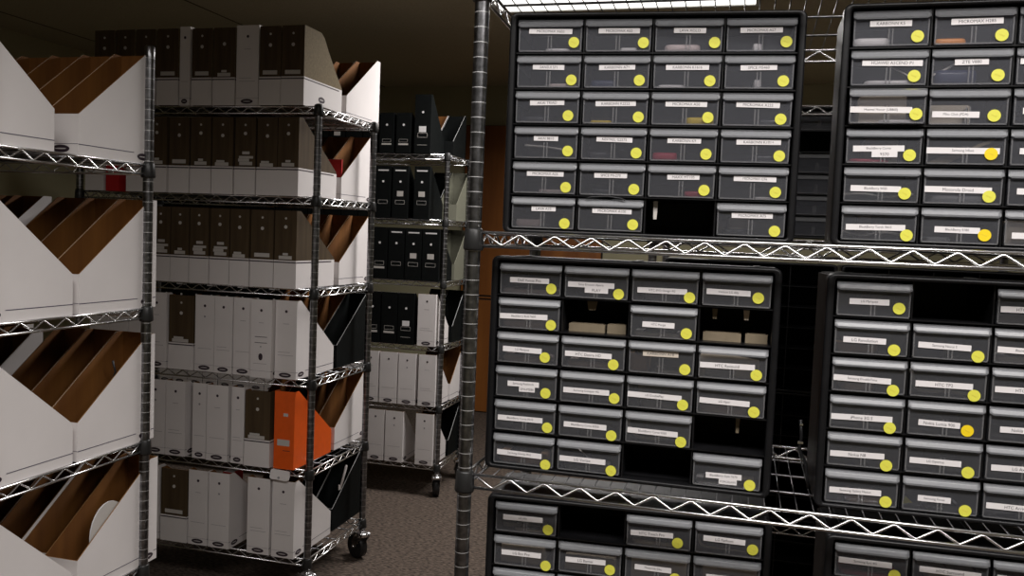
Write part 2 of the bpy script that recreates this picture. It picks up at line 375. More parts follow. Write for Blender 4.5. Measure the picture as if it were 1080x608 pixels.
CABS = {
 'A': dict(pos=(-.4055 - CI, 1.4700, .3795), rot=4.0, desc='upper corner-post cabinet', d={
  (0,0): ('MICROMAX X650',.17,.84,.28,.87,.7), (0,1): ('MICROMAX A52',.2,.82,.28,.88,.72), (0,2): ('LAVA XOLO',.28,.75,.28,.88,.72), (0,3): ('MICROMAX A57',.2,.8,.28,.857,.7),
  (1,0): ('SANSUI S71',.25,.74,.33,.855,.75), (1,1): ('KARBONN A7+',.23,.775,.33,.845,.75), (1,2): ('KARBONN K1616',.19,.82,.33,.84,.76), (1,3): ('SPICE M5460',.23,.75,.33,.845,.75),
  (2,0): ('AKAI TRIAD',.23,.765,.33,.83,.75), (2,1): ('KARBONN K2222',.2,.81,.33,.856,.76), (2,2): ('MICROMAX A50',.21,.82,.33,.84,.75), (2,3): ('MICROMAX X222',.2,.82,.33,.84,.77),
  (3,0): ('AKAI 8810',.31,.69,.33,.845,.74), (3,1): ('KESTREL G2575',.24,.785,.34,.85,.76), (3,2): ('KARBONN K9',.265,.76,.35,.84,.75), (3,3): ('KARBONN K101+',.23,.865,.36,.85,.76),
  (4,0): ('MICROMAX A25',.225,.8,.36,.84,.77), (4,1): ('SPICE MI-270',.23,.73,.36,.84,.77), (4,2): ('MAXX MT105',.29,.765,.34,.84,.74), (4,3): ('MICROMAX Q36',.22,.83,.32,.825,.74),
  (5,0): ('LAVA A10',.32,.7,.33,.845,.8), (5,1): ('MICROMAX A100',.225,.825,.36,.85,.76), (5,3): ('MICROMAX A75',.22,.81,.33,.845,.8)}),
 'B': dict(pos=(-.4232 - CI, 1.474, -.0452), rot=0, desc='middle corner-post cabinet', d={
  (0,0): ('Dell Venue Pro',.17,.8,.52,.84,.75), (0,1): ('Sony Ericsson Xperia|PLAY',.06,.78,.56,.85,.8), (0,2): ('HTC EVO Design 4G',.09,.83,.62,.87,.78), (0,3): ('Verizon LG Ally',.07,.7,.56,.81,.68),
  (1,0): ('BlackBerry Bold 9650',.03,.8,.58,.86,.8), (1,2): ('HTC Merge',.19,.67,.57,.85,.78),
  (2,0): ('LG Marquee',.1,.73,.55,.785,.74), (2,1): ('HTC Desire HD',.06,.79,.55,.82,.8), (2,2): ('KARBONN A18',.22,.75,.35,.855,.78), (2,3): ('HTC Rezound',.03,.82,.57,.845,.78),
  (3,0): ('Samsung Replenish|SPH-M580',.2,.71,.55,.82,.78), (3,1): ('Samsung Conquer 4G',.06,.78,.6,.86,.75), (3,2): ('LG DoublePlay',.02,.83,.57,.85,.77), (3,3): ('LG Viper',.05,.775,.57,.84,.8),
  (4,0): ('BlackBerry Curve 9310',.06,.79,.58,.87,.78), (4,1): ('BlackBerry Curve 8350i',.09,.76,.6,.84,.83), (4,2): ('BlackBerry Curve 9350',.04,.8,.6,.85,.82),
  (5,0): ('Samsung Omnia i910',.07,.8,.62,.865,.88), (5,1): ('LG Vortex',.045,.77,.6,.86,.84), (5,3): ('BlackBerry Style 9670|PORCELAIN',.2,.72,.63,.84,.82)}),
 'C': dict(pos=(.1428 - CI, 1.478, .380), rot=-.6, desc='upper photo-edge cabinet', d={
  (0,0): ('KARBONN K5',.22,.76,.32,.84,.73), (0,1): ('MICROMAX H285',.21,.85,.3,.84,.75), (0,2): G, (0,3): G,
  (1,0): ('HUAWEI ASCEND P1',.15,.93,.33,.83,.73), (1,1): ('ZTE V880',.29,.71,.33,.83,.73), (1,2): ('MICROMAX X78',.05,.8,.33,.85,.73), (1,3): G,
  (2,0): ('Huawei Honor (U8860)',.02,.82,.6,.87,.72), (2,1): ('Mito Click (PDA)',.05,.64,.7,.82,.73), (2,2): ('Nokia N9',.12,.8,.6,.85,.73), (2,3): G,
  (3,0): ('BlackBerry Curve|9370',.1,.77,.56,.84,.74), (3,1): ('Samsung Infuse',.01,.92,.6,.815,.68,'yellow_deep'), (3,2): ('Samsung',.12,.8,.6,.85,.73), (3,3): G,
  (4,0): ('BlackBerry 9930',.1,.76,.6,.81,.72), (4,1): ('Motorola Droid',.02,.86,.58,.83,.75), (4,2): ('Motorola',.12,.8,.6,.85,.73), (4,3): G,
  (5,0): ('BlackBerry Torch 9810',.07,.85,.6,.87,.8), (5,1): ('BlackBerry 9780',.18,.75,.6,.81,.72,'yellow_deep'), (5,2): ('Samsung Galaxy',.1,.8,.7,.85,.73), (5,3): G}),
 'D': dict(pos=(.1428 - CI, 1.472, -.0485), rot=2.0, desc='middle photo-edge cabinet', d={
  (0,0): ('LG Marquee',.18,.71,.55,.84,.7), (0,2): ('HTC Sensation',.05,.8,.55,.85,.75), (0,3): G,
  (1,0): ('LG Revolution',.13,.7,.57,.81,.8), (1,1): ('Samsung Nexus S',.08,.76,.6,.85,.83), (1,2): ('BlackBerry 9800',.05,.8,.6,.85,.8), (1,3): G,
  (2,0): ('Samsung DoubleTime',.03,.8,.6,.83,.86), (2,1): ('HTC TP2',.08,.82,.6,.84,.84), (2,2): ('HTC Aria',.05,.8,.6,.85,.8), (2,3): G,
  (3,0): ('iPhone 3G S',.03,.85,.62,.82,.85), (3,1): ('Nokia Lumia 900',.15,.69,.62,.785,.75,'yellow_deep'), (3,2): ('Nokia Astound',.15,.8,.62,.85,.8), (3,3): G,
  (4,0): ('Nokia N8',.05,.78,.62,.81,.86), (4,1): ('LG Optimus',.07,.74,.62,.83,.84), (4,2): ('LG Axis',.08,.8,.62,.85,.8), (4,3): G,
  (5,0): ('Samsung Galaxy Nexus',.07,.77,.6,.835,.82), (5,1): ('Samsung Focus',.21,.64,.6,.83,.84), (5,2): ('HTC Arrive',.05,.8,.62,.85,.8), (5,3): G}),
 'E': dict(pos=(-.413 - CI, 1.470, -.4755), rot=3.6, desc='low corner-post cabinet', d={
  (0,0): ('LG Ally',.13,.77,.5,.86,.78), (0,2): ('HTC Touch Pro',.07,.72,.55,.79,.75), (0,3): ('LG Fathom',.13,.75,.5,.86,.7),
  (1,0): ('LG Env Pro',.13,.77,.55,.85,.85), (1,1): ('LG Banter',.12,.75,.55,.82,.75), (1,2): ('Motorola Cliq',.16,.72,.55,.78,.78), (1,3): ('HTC Hero',.2,.75,.6,.82,.85),
  (2,0): G, (2,1): G, (2,2): G, (2,3): G, (3,0): G, (3,1): G}),
 'G': dict(pos=(.165 - CI, 1.472, -.4755), rot=2.0, desc='low photo-edge cabinet', d={
  (0,0): ('Samsung Epic 4G',.06,.78,.5,.82,.78), (0,1): ('HTC Surround',.1,.9,.5,.86,.8), (0,2): ('Palm Pre',.06,.78,.5,.82,.8),
  (1,0): G, (1,1): G, (1,2): G, (2,0): G, (2,1): G}),
 'S': dict(pos=(-.12, 2.66, .02 + CH + .003 - .008), rot=0, desc='cabinet behind, seen in the slit between the upper cabinets', d={(r, c): G for r in range(6) for c in range(4) if (r, c) != (1, 2)}),
}
for i, (bx, bz) in enumerate(((-.235, -.82 + CH + .001), (.27, -.82 + CH + .001), (-.235, -.82), (.27, -.82), (.39, .02), (-.235, -1.2), (.27, -1.2))):  # cabinets without drawers, added so the gap stays black
    CABS['T%d' % i] = dict(pos=(bx, 2.66, bz + CH + .003 - .008), rot=0, desc='', d={})
CABLAB = dict(A='black cabinet of clear drawers with upper-case labels, beside the grooved corner post', B='black drawer cabinet with several empty slots, middle level beside the grooved corner post',
  C='black drawer cabinet at the top, cut by the photo edge, orange phone inside', D='black drawer cabinet at middle level, cut by the photo edge, under the upper one',
  E='black drawer cabinet at the bottom edge of the photo, beside the grooved corner post', G='black drawer cabinet in the bottom corner of the photo, very dark',
  S='dark drawer cabinet on the rack behind, glimpsed in the slit between upper cabinets')
def cab_mat(k):
    c = CABS[k]; x, y, zt = c['pos']
    return Matrix.Translation((x, y, zt + H + .008 - CH)) @ Matrix.Rotation(math.radians(c['rot']), 4, 'Z')
for k, c in CABS.items():
    x, y, zt = c['pos']
    t = thing('drawer_cabinet', CABLAB.get(k, 'black cabinet added on the rack behind to darken the gap between middle cabinets'), 'drawer cabinet', (x, y, zt + H + .008 - CH), math.radians(c['rot']), 'drawer cabinets')
    ob('frame', RIM, t); ob('shell', SHELL, t); ob('slot_grid', GRID, t)
    for (r, cc), L in c['d'].items():
        lx = CI + (cc + .5) * CP; lz = CH - .008 - (r + 1) * RP + .001
        pull = -.012 if (k, r, cc) == ('C', 2, 0) else random.choice((0, 0, 0, -.001, .001))
        d = ob('drawer', TRAY, t, (lx, .0045 + pull, lz)); ob('handle_lip', LIP, d); ob('divider', DIV, d)
        if len(L) > 5:
            txt, u0, u1, v, du, dv = L[:6]
            lm = label_mesh(txt, u0, u1, 'label_beige' if (k, r, cc) == ('B', 2, 2) else 'label', .0088 if k == 'A' else .0094)
            ob('paper_label', lm, d, (((u0 + u1) / 2 - .5) * DW, -.0009, (1 - max(v, .355)) * DH), (0, random.uniform(-.02, .02), 0))
            ob('round_sticker', STK[L[6] if len(L) > 6 else 'yellow'], d, ((du - .5) * DW, -.0014, (1 - dv) * DH))

# ------------------------------------------------------------------ things kept in the drawers
def phone_mesh(w, d, h, m):
    a = MB(); r = min(w, d) * .22; n = 4
    pts = []
    for cx, cy, a0 in ((w / 2 - r, -d / 2 + r, -90), (w / 2 - r, d / 2 - r, 0), (-w / 2 + r, d / 2 - r, 90), (-w / 2 + r, -d / 2 + r, 180)):
        for i in range(n + 1): q = math.radians(a0 + 90 * i / n); pts.append((cx + r * math.cos(q), cy + r * math.sin(q)))
    N = len(pts); e = h * .3
    for s, z in ((.96, 0), (1, e), (1, h - e), (.96, h)): a.v += [(x * s, y * s, z) for x, y in pts]
    a.face([i for i in reversed(range(N))], m)
    for q in range(3):
        for i in range(N): j = (i + 1) % N; a.face([q * N + i, q * N + j, (q + 1) * N + j, (q + 1) * N + i], m, True)
    a.face([3 * N + i for i in range(N)], m)
    body = a
    s = MB(); s.box(-w * .3, w * .36, -d * .38, d * .38, h, h + .0006, 'screen')
    return body.build('mobile_phone'), s.build('screen')
def slotname(k, r, c):
    rows = 5 if False else r
    return '%s drawer of %s row, %s' % (ORD[c], ORD[r], CABS[k]['desc'])
def inside(k, r, c, u, dy, dz=.0022):
    """world point inside a drawer: u across, dy behind its front, dz above its bottom"""
    lx = CI + (c + .5) * CP + (u - .5) * DW; lz = CH - .008 - (r + 1) * RP + .001 + dz
    pull = -.012 if (k, r, c) == ('C', 2, 0) else 0
    return cab_mat(k) @ Vector((lx, .0045 + dy + pull, lz))
def phone(k, r, c, u0, u1, m, name, h=.011, dy=.0035, dz=.0026, depth=.055, tilt=0):
    w = (u1 - u0) * DW; b, s = phone_mesh(w, depth, h, m)
    t = thing('mobile_phone', '%s phone, %s' % (name, slotname(k, r, c)), 'phone', inside(k, r, c, (u0 + u1) / 2, dy + depth / 2, dz), group='phones in the drawers', me=b,
              rot=(0, tilt, math.radians(CABS[k]['rot'])))
    ob('screen', s, t)
def boxy(k, r, c, u0, u1, h, m, name, dy=.02, depth=.06, dz=.0026, kind='cardboard_box', cat='box'):
    w = (u1 - u0) * DW; a = MB(); a.box(-w / 2, w / 2, 0, depth, 0, h, m)
    a.box(-w / 2 + .002, w / 2 - .002, .002, depth - .002, h, h + .0012, m)
    a.box(-w * .04, w * .04, -.0004, 0, 0, h, m)
    thing(kind, '%s, %s' % (name, slotname(k, r, c)), cat, inside(k, r, c, (u0 + u1) / 2, dy, dz), math.radians(CABS[k]['rot']), 'boxes in the drawers', a.build(kind))
def cable(k, r, c, pts, m, name, rad=.0016):
    """pts: (u, v above bottom 0..1, depth)"""
    P = [inside(k, r, c, u, y, .0022 + rad + v * DH) for u, v, y in pts]; o = P[0].copy()
    Q = []
    for i in range(len(P) - 1):
        p0, p1, p2, p3 = P[max(i - 1, 0)], P[i], P[i + 1], P[min(i + 2, len(P) - 1)]
        for s in range(6):
            t = s / 6; Q.append(.5 * ((2 * p1) + (p2 - p0) * t + (2 * p0 - 5 * p1 + 4 * p2 - p3) * t * t + (3 * p1 - p0 - 3 * p2 + p3) * t ** 3))
    Q.append(P[-1]); a = MB(); a.tube([q - o for q in Q], rad, m, 6)
    thing('charging_cable', '%s cable, %s' % (name, slotname(k, r, c)), 'cable', o, 0, 'cables in the drawers', a.build('charging_cable'))
PH = [
 ('A',0,0,.42,.8,'p_white','slim white',.005), ('A',0,1,.53,.78,'p_white','small white',.006), ('A',0,2,.15,.68,'p_pink','pinkish white',.011), ('A',0,3,.4,.52,'p_white','tiny white',.012),
 ('A',1,0,.48,.92,'p_pink','pinkish white',.006), ('A',1,2,.08,.47,'p_white','slim white',.005), ('A',1,3,.44,.54,'p_white','tiny white',.014), ('A',2,1,.12,.45,'p_yellow','slim yellow',.005), ('A',2,2,.52,.93,'p_yellow','thick yellow',.012),
 ('A',3,1,.1,.45,'p_dark','dark',.012), ('A',3,2,.05,.42,'p_red','crimson',.013), ('A',3,3,.45,.9,'p_dark','dark',.012), ('A',4,0,.4,.85,'p_pink','pinkish',.006),
 ('A',4,1,.2,.5,'p_dark','dark',.01), ('A',4,2,.55,.86,'p_red','crimson',.01), ('A',4,3,.53,.85,'p_white','slim white',.004), ('A',5,0,.06,.47,'p_pink','pinkish white',.014), ('A',5,3,.12,.5,'p_dark','dark',.01),
 ('A',2,0,.1,.5,'p_dark','dark',.01), ('A',1,1,.1,.5,'p_blue','dark blue',.012), ('A',2,3,.5,.9,'p_dark','dark',.01),
 ('B',0,0,.03,.93,'p_pink','pinkish white',.008), ('B',0,2,.2,.7,'p_grey','grey',.016), ('B',1,0,.05,.8,'p_pink','pinkish',.014), ('B',1,2,.05,.8,'p_white','white',.008),
 ('B',2,0,.08,.85,'p_pink','pinkish white',.012), ('B',2,1,.08,.8,'p_pink','pinkish',.01), ('B',2,2,.02,.3,'p_tan','brownish',.03), ('B',2,2,.4,.85,'p_white','slim white',.006), ('B',2,3,.1,.5,'p_grey','grey',.012), ('B',3,2,.2,.8,'p_grey','grey',.012), ('B',3,3,.05,.75,'p_pink','pinkish',.014),
 ('B',4,0,.3,.7,'p_grey','grey',.012), ('B',4,1,.3,.8,'p_dark','dark',.01), ('B',5,0,.08,.85,'p_tan','tan',.018), ('B',5,1,.1,.8,'p_grey','grey',.01), ('B',5,3,.05,.6,'p_white','slim white',.005),
 ('C',0,0,.02,.5,'p_white','white',.012), ('C',0,1,.02,.43,'p_orange','orange',.009), ('C',1,0,.2,.85,'p_white','white',.007), ('C',1,1,.05,.6,'p_blue','dark blue',.022),
 ('C',3,0,.07,.6,'p_red','reddish',.006), ('C',4,1,.1,.8,'p_grey','grey',.012), ('C',5,1,.1,.4,'p_grey','grey',.008), ('C',2,0,.4,.9,'p_white','slim white',.005),
 ('D',1,0,.05,.62,'p_tan','brownish',.014), ('D',1,1,.05,.45,'p_blue','dark blue',.016), ('D',2,0,.15,.6,'p_pink','pinkish',.012), ('D',5,0,.3,.8,'p_tan','tan',.012), ('D',5,1,.35,.8,'p_grey','grey',.01), ('D',1,2,.05,.95,'p_white','white',.01),
 ('E',0,0,.3,.8,'p_white','slim white',.006), ('E',0,2,.1,.75,'p_white','white',.008), ('G',0,0,.1,.9,'p_red','dull red',.008),
]
for p in PH: phone(*p)
# a second sheet of pale things
BXS = [('A',5,0,.74,.96,.03,'tanbox','small tan box',.07,.05), ('A',5,3,.22,.52,.03,'cream','cream box',.06,.05), ('C',2,0,.15,.76,.042,'cream','cream phone box',.012,.09), ('C',2,1,.02,.57,.032,'cream','pale rounded box',.03,.08),
 ('C',3,0,.3,.75,.042,'tanbox','tan box',.05,.06), ('C',5,0,.3,.48,.04,'tanbox','small tan box',.08,.04), ('C',5,2,.02,.8,.036,'cream','cream box',.01,.08), ('B',3,2,.1,.95,.035,'tanbox','tan box',.07,.05),
 ('E',1,0,.1,.8,.032,'cream','pale cardboard box',.012,.08), ('E',1,2,.1,.95,.036,'cream','cream cardboard box',.01,.08), ('E',1,3,.15,.95,.036,'cream','wide cream cardboard box',.01,.08), ('E',1,1,.1,.9,.024,'cream','low cream box',.01,.08), ('B',3,0,.6,.95,.03,'tanbox','small tan box',.08,.04),
 ('G',0,1,.25,.9,.02,'cream','pale flat box',.012,.08), ('B',5,3,.6,.9,.008,'tanbox','flat tan box',.01,.05), ('D',0,2,.05,.9,.01,'tanbox','flat tan box',.03,.06)]
for b in BXS: boxy(*b)
# loose pieces standing in the slots that have lost their drawer
def loose(k, r, c, u0, u1, h, m, name, dy, depth):
    w = (u1 - u0) * DW; a = MB(); a.box(-w / 2, w / 2, 0, depth, 0, h, m); a.box(-w / 2 + .003, w / 2 - .003, .004, depth - .003, h, h + .001, m); a.box(w * .1, w * .12, -.0005, 0, 0, h, m)
    thing('cardboard_box', name, 'box', inside(k, r, c, (u0 + u1) / 2, dy, 0.0), math.radians(CABS[k]['rot']), 'boxes in empty slots', a.build('cardboard_box'))
loose('B',1,1,.05,.62,.014,'tanbox','low tan box in empty second slot, second row, middle corner-post cabinet',.03,.05)
loose('B',1,1,.66,.95,.016,'tanbox','short tan box in empty second slot, second row, middle corner-post cabinet',.03,.04)
loose('B',1,3,.04,.6,.014,'tanbox','low olive box in empty last slot, second row, middle corner-post cabinet',.03,.05)
loose('B',1,3,.66,.98,.015,'tanbox','low rounded tan box in empty last slot, second row, middle corner-post cabinet',.03,.05)
def slot_tab(k, r, c, u, m, name, w=.007, h=.02, dz=.035, dy=.02):
    a = MB(); a.prism_y([(-w * .35, -h), (w * .35, -h), (w / 2, 0), (-w / 2, 0)], 0, .002, m); a.box(-w / 2, w / 2, 0, .006, 0, .0015, m)
    thing('plastic_tab', name, 'tab', inside(k, r, c, u, dy, .0545), math.radians(CABS[k]['rot']), 'tabs hanging in empty slots', a.build('plastic_tab'))
slot_tab('A',5,2,.13,'paper_old','pale tab hanging in the empty bottom slot, upper corner-post cabinet', .008, .03)
slot_tab('B',1,1,.42,'tanbox','wide tan tab hanging in empty second slot, second row, middle corner-post cabinet', .018, .014)
slot_tab('B',1,3,.2,'tanbox','tan tab hanging first in empty last slot, second row, middle corner-post cabinet', .009, .016)
slot_tab('B',1,3,.66,'cream','cream tab hanging second in empty last slot, second row, middle corner-post cabinet', .010, .015)
slot_tab('B',4,3,.62,'tanbox','tan tab hanging in empty last slot, fifth row, middle corner-post cabinet', .007, .024)
CB = [('C',1,1,[(.04,.25,.01),(.2,.42,.012),(.35,.62,.014)],'cable_white','straight white',.0017), ('C',1,0,[(.5,.55,.012),(.65,.4,.012),(.78,.24,.01)],'cable_white','slanting white',.0013), ('C',4,0,[(.02,.16,.01),(.3,.2,.02),(.6,.12,.012),(.95,.22,.02)],'cable_white','loose white',.0018),
 ('C',5,0,[(.03,.2,.01),(.3,.1,.015),(.6,.2,.02),(.85,.14,.012)],'cable_white','coiled white',.0018), ('D',2,1,[(.03,.7,.008),(.06,.4,.007),(.12,.14,.008),(.3,.09,.008),(.55,.12,.008),(.85,.06,.01)],'cable_white','curved white',.0028),
 ('B',4,2,[(.04,.62,.006),(.08,.34,.005),(.2,.12,.006),(.45,.1,.006),(.7,.22,.008),(.8,.26,.01)],'cable_white','curved white',.0026), ('A',3,0,[(.16,.36,.008),(.45,.33,.008),(.75,.25,.008)],'cable_white','straight white',.0017), ('B',5,1,[(.25,.7,.02),(.45,.45,.01),(.6,.3,.01)],'cable_white','slanting white',.0012),
 ('E',0,3,[(.06,.5,.006),(.1,.2,.005),(.3,.12,.006),(.8,.1,.006)],'cable_white','curved grey',.0018), ('E',0,2,[(.1,.12,.006),(.5,.1,.004),(.8,.14,.006)],'cable_white','flat white',.0016)]
for q in CB: cable(*q)
def slip(k, r, c, poly, m, name, dy=.012):
    a = MB(); a.prism_y([((u - .5) * DW, v * DH) for u, v in poly], 0, .0006, m)
    thing('paper_slip', '%s, %s' % (name, slotname(k, r, c)), 'paper', inside(k, r, c, .5, dy, .0024), math.radians(CABS[k]['rot']), 'papers in the drawers', a.build('paper_slip'))
slip('B',2,3,[(.02,.02),(.9,.02),(.88,.6),(.03,.82)],'cream','cream folded paper')
slip('C',3,1,[(.02,.02),(.3,.02),(.6,.34),(.2,.2)],'tanbox','tan torn paper', .01)
slip('C',3,1,[(.5,.35),(.85,.62),(.95,.8),(.7,.6)],'tanbox','slanting tan paper', .03)
slip('D',5,1,[(.02,.1),(.16,.16),(.06,.36)],'yellow','small yellow paper', .006)
slip('E',0,0,[(.1,.02),(.9,.02),(.9,.16),(.1,.16)],'paper_old','narrow grey paper', .02)
mw = cab_mat('A'); P = [inside('A', 5, 1, u, -.006, z) for u, z in ((.12, .0555), (.2, .0585), (.45, .0605), (.66, .0575), (.72, .0545))]
a = MB(); a.tube([p - P[0] for p in P], .0011, 'cable_black', 8)
thing('black_cord', 'thin black cord bulging out over the second bottom drawer, upper corner-post cabinet', 'cord', P[0], 0, None, a.build('black_cord'))
# cord hanging in the dark gap between the two middle cabinets
a = MB(); a.tube([(0, 0, 0), (.003, .0, -.03), (.0, .0, -.05), (.012, .0, -.075), (.016, .0, -.1), (.02, .0, -.118)], .0028, 'cable_black', 8); a.box(-.003, .006, -.004, -.002, -.041, -.037, 'chrome'); a.box(-.001, .004, -.004, -.002, -.009, -.006, 'chrome')
thing('hanging_cord', 'black cord with a metal clip hanging in the dark gap between the middle cabinets', 'cord', (.108, 1.56, H - .30), 0, None, a.build('hanging_cord'))

# ------------------------------------------------------------------ magazine files
def oval_on(mb, kind, cx, cz, pos, out, rx=.022, rz=.0085):
    """flat printed oval with a slit; kind 'x' lies on a side (out=+-1), 'y' on the spine"""
    for k, (sx, sz, m, off) in enumerate(((1, 1, 'mark', .0006), (.62, .17, 'slot', .0009))):
        n = 20; P = [(cx + rx * sx * math.cos(2 * math.pi * i / n), cz + rz * sz * math.sin(2 * math.pi * i / n)) for i in range(n)]
        b = len(mb.v)
        if kind == 'x': mb.v += [(pos + out * off, p, q) for p, q in P]; o = list(range(n)) if out > 0 else list(reversed(range(n)))
        else: mb.v += [(p, pos + out * off, q) for p, q in P]; o = list(range(n)) if out < 0 else list(reversed(range(n)))
        mb.face([b + i for i in o], m)
def wall_profile(kind, d, h, low):
    if kind == 'curve': return [(0, 0), (d, 0), (d, low), (d * .80, low + (h - low) * .34), (d * .62, h * .80), (d * .5, h * .95), (d * .42, h), (0, h)]
    return [(0, 0), (d, 0), (d, low), (d * .10, h), (0, h)]
M['tan'] = mat('tan speckled board', (.2, .155, .088), .75, spec=.2, noise=.15, nscale=120)
_fm = {}
def file_meshes(style, w, d, h, low, kind, var=0):
    """magazine file, spine at y=0 facing -Y, low front at y=d, x centred"""
    key = (style, round(w, 3), round(d, 3), round(h, 3), round(low, 3), kind, var)
    if key in _fm: return _fm[key]
    out = {'white': 'white_board', 'two': 'woodprint', 'orange': 'orange', 'black': 'file_black', 'red': 'red', 'grey': 'file_grey'}[style]
    inn = {'white': 'kraft', 'two': 'kraft', 'orange': 'orange_in', 'black': 'file_black', 'red': 'kraft', 'grey': 'file_grey'}[style]
    rim = {'black': 'rim_highlight', 'orange': 'orange', 'red': 'red', 'two': 'kraft_edge', 'white': 'kraft_edge', 'grey': 'file_grey'}[style]
    t = .0024; mb = MB(); x = w / 2; P = wall_profile(kind, d, h, low)
    def side(x0, x1, m0, m1):
        n = len(P); b = len(mb.v); mb.v += [(x0, y, z) for y, z in P] + [(x1, y, z) for y, z in P]
        mb.face([b + i for i in reversed(range(n))], m0); mb.face([b + n + i for i in range(n)], m1)
        for i in range(n):
            j = (i + 1) % n; mb.face([b + i, b + j, b + n + j, b + n + i], out if i in (0, 1, n - 1) else rim)
    so = M['tan'] if kind == 'curve' else out
    side(x - t, x, inn, so); side(-x, -x + t, so, inn)
    mb.box(-x + t, x - t, 0, t, 0, h - .0002, inn, front=out, top=rim); mb.box(-x + t, x - t, d - t, d, 0, low - .0002, inn, back=out, top=rim)
    mb.box(-x + t, x - t, t, d - t, 0, t, inn, bottom=out)
    parts = {}
    def rect(kind, a0, a1, z0, z1, m, pos, off=.0005):
        b = len(mb.v)
        if kind == 'y': mb.v += [(a0, pos - off, z0), (a1, pos - off, z0), (a1, pos - off, z1), (a0, pos - off, z1)]
        elif kind == 'Y': mb.v += [(a1, pos + off, z0), (a0, pos + off, z0), (a0, pos + off, z1), (a1, pos + off, z1)]
        elif kind == 'x': mb.v += [(pos + off, a0, z0), (pos + off, a1, z0), (pos + off, a1, z1), (pos + off, a0, z1)]
        else: mb.v += [(pos - off, a1, z0), (pos - off, a0, z0), (pos - off, a0, z1), (pos - off, a1, z1)]
        mb.face([b, b + 1, b + 2, b + 3], m)
    def disc(cx, cz, r, m, sq=1):
        b = len(mb.v); n = 12; mb.v += [(cx + r * math.cos(2 * math.pi * i / n), -.0006, cz + sq * r * math.sin(2 * math.pi * i / n)) for i in range(n)]; mb.face([b + i for i in range(n)], m)
    if style == 'white':
        disc(0, h * .86, .0052, 'mark')
        if var == 9:
            disc(0, h * .27, .0085, 'mark', 1.5); disc(0, h * .4, .003, 'mark_soft')
            for z in (.52, .445): rect('y', -w * .3, w * .3, h * z, h * z + .002, 'mark', 0)
            rect('y', -w * .12, w * .12, h * .7, h * .7 + .0015, 'mark_soft', 0)
            rect('y', -w * .36, w * .3, h * .18, h * .18 + .0012, 'mark_soft', 0)
        else:
            rect('y', -w * .36, w * .36, h * .3, h * .3 + .0012, 'mark_soft', 0)
            if var % 2: rect('y', -w * .36, w * .2, h * .34, h * .34 + .0012, 'mark_soft', 0)
            if var % 3 == 1: rect('y', -w * .14, w * .14, h * .7, h * .7 + .0015, 'mark_soft', 0)
            if var % 3 == 2: disc(0, h * .72, .004, 'mark_soft')
            o = MB(); oval_on(o, 'y', 0, .014, -.0001, -1, min(.024, w * .3)); parts['spine_grip'] = o.build('spine_grip')
        for s in (1, -1):
            o = MB(); oval_on(o, 'x', .036, .016, s * (x + .0001), s, .021, .0085); parts['side_grip%d' % s] = o.build('side_grip')
        o = MB(); oval_on(o, 'y', 0, .014, d + .0001, 1, min(.024, w * .3)); parts['front_grip'] = o.build('front_grip')
        rect('x', .068, d, .0235, .0252, 'line', x); rect('X', .068, d, .0235, .0252, 'line', -x)
        rect('x', 0, .012, .0235, .0252, 'line', x); rect('X', 0, .012, .0235, .0252, 'line', -x)
        rect('y', -x, x, .0245, .0255, 'mark_soft', 0); rect('Y', -x, x, .0245, .0255, 'line', d)
    elif style == 'two':
        s = MB(); g = .0012; hb = h * .36
        s.box(-x - g, x + g, -g, 0, 0, hb, 'white_board'); s.box(-x - g, x + g, d, d + g, 0, min(hb, low), 'white_board')
        pl = [(0, 0), (d, 0), (d, min(hb, low)), (d * .9, hb), (0, hb)]
        s.prism_x(pl, x, x + g, 'white_board', 'white_board', 'white_board'); s.prism_x(pl, -x - g, -x, 'white_board', 'white_board', 'white_board')
        for a in ((-x - g, x + g),): 
            b = len(s.v); s.v += [(a[0], -g - .0003, hb - .009), (a[1], -g - .0003, hb - .009), (a[1], -g - .0003, hb - .005), (a[0], -g - .0003, hb - .005)]; s.face([b, b + 1, b + 2, b + 3], 'mark')
        b = len(s.v); s.v += [(x + g + .0003, 0, hb - .009), (x + g + .0003, d * .92, hb - .009), (x + g + .0003, d * .92, hb - .005), (x + g + .0003, 0, hb - .005)]; s.face([b, b + 1, b + 2, b + 3], 'mark')
        parts['base_sleeve'] = s.build('base_sleeve')
        o = MB(); oval_on(o, 'x', d * .45, .036, x + g, 1, .024, .011); parts['side_grip1'] = o.build('side_grip')
        if var == 9: o = MB(); oval_on(o, 'y', 0, .02, -g, -1, .024, .01); parts['spine_grip'] = o.build('spine_grip')
        l = MB(); zt = hb + .004
        if var == 0: l.box(-w * .3, w * .3, -.0006, 0, zt, zt + .012, 'paper_old'); l.box(-w * .12, w * .12, -.0006, 0, zt + .014, zt + .022, 'paper_old')
        elif var == 1: l.box(-w * .34, w * .34, -.0006, 0, zt + .004, zt + .018, 'paper_old')
        elif var == 2:
            l.box(-w * .28, w * .36, -.0006, 0, zt + .002, zt + .014, 'paper_old'); l.box(-w * .34, w * .2, -.0006, 0, zt + .0145, zt + .025, 'paper_old'); l.box(-w * .3, w * .4, -.0006, 0, zt + .0255, zt + .034, 'paper_old'); l.box(-w * .14, w * .22, -.0006, 0, zt + .04, zt + .05, 'paper_old')
        else: l.box(-w * .36, w * .3, -.0006, 0, zt - .002, zt + .01, 'paper_old'); l.box(-w * .3, w * .1, -.0006, 0, zt + .0105, zt + .018, 'paper_old')
        parts['paper_label'] = l.build('paper_label')
        q = MB(); n = 14; q.prism_y([(.0062 * math.cos(2 * math.pi * i / n), h * (.79 - .03 * (var % 2)) + .0062 * math.sin(2 * math.pi * i / n)) for i in range(n)], -.001, 0, 'paper_old')
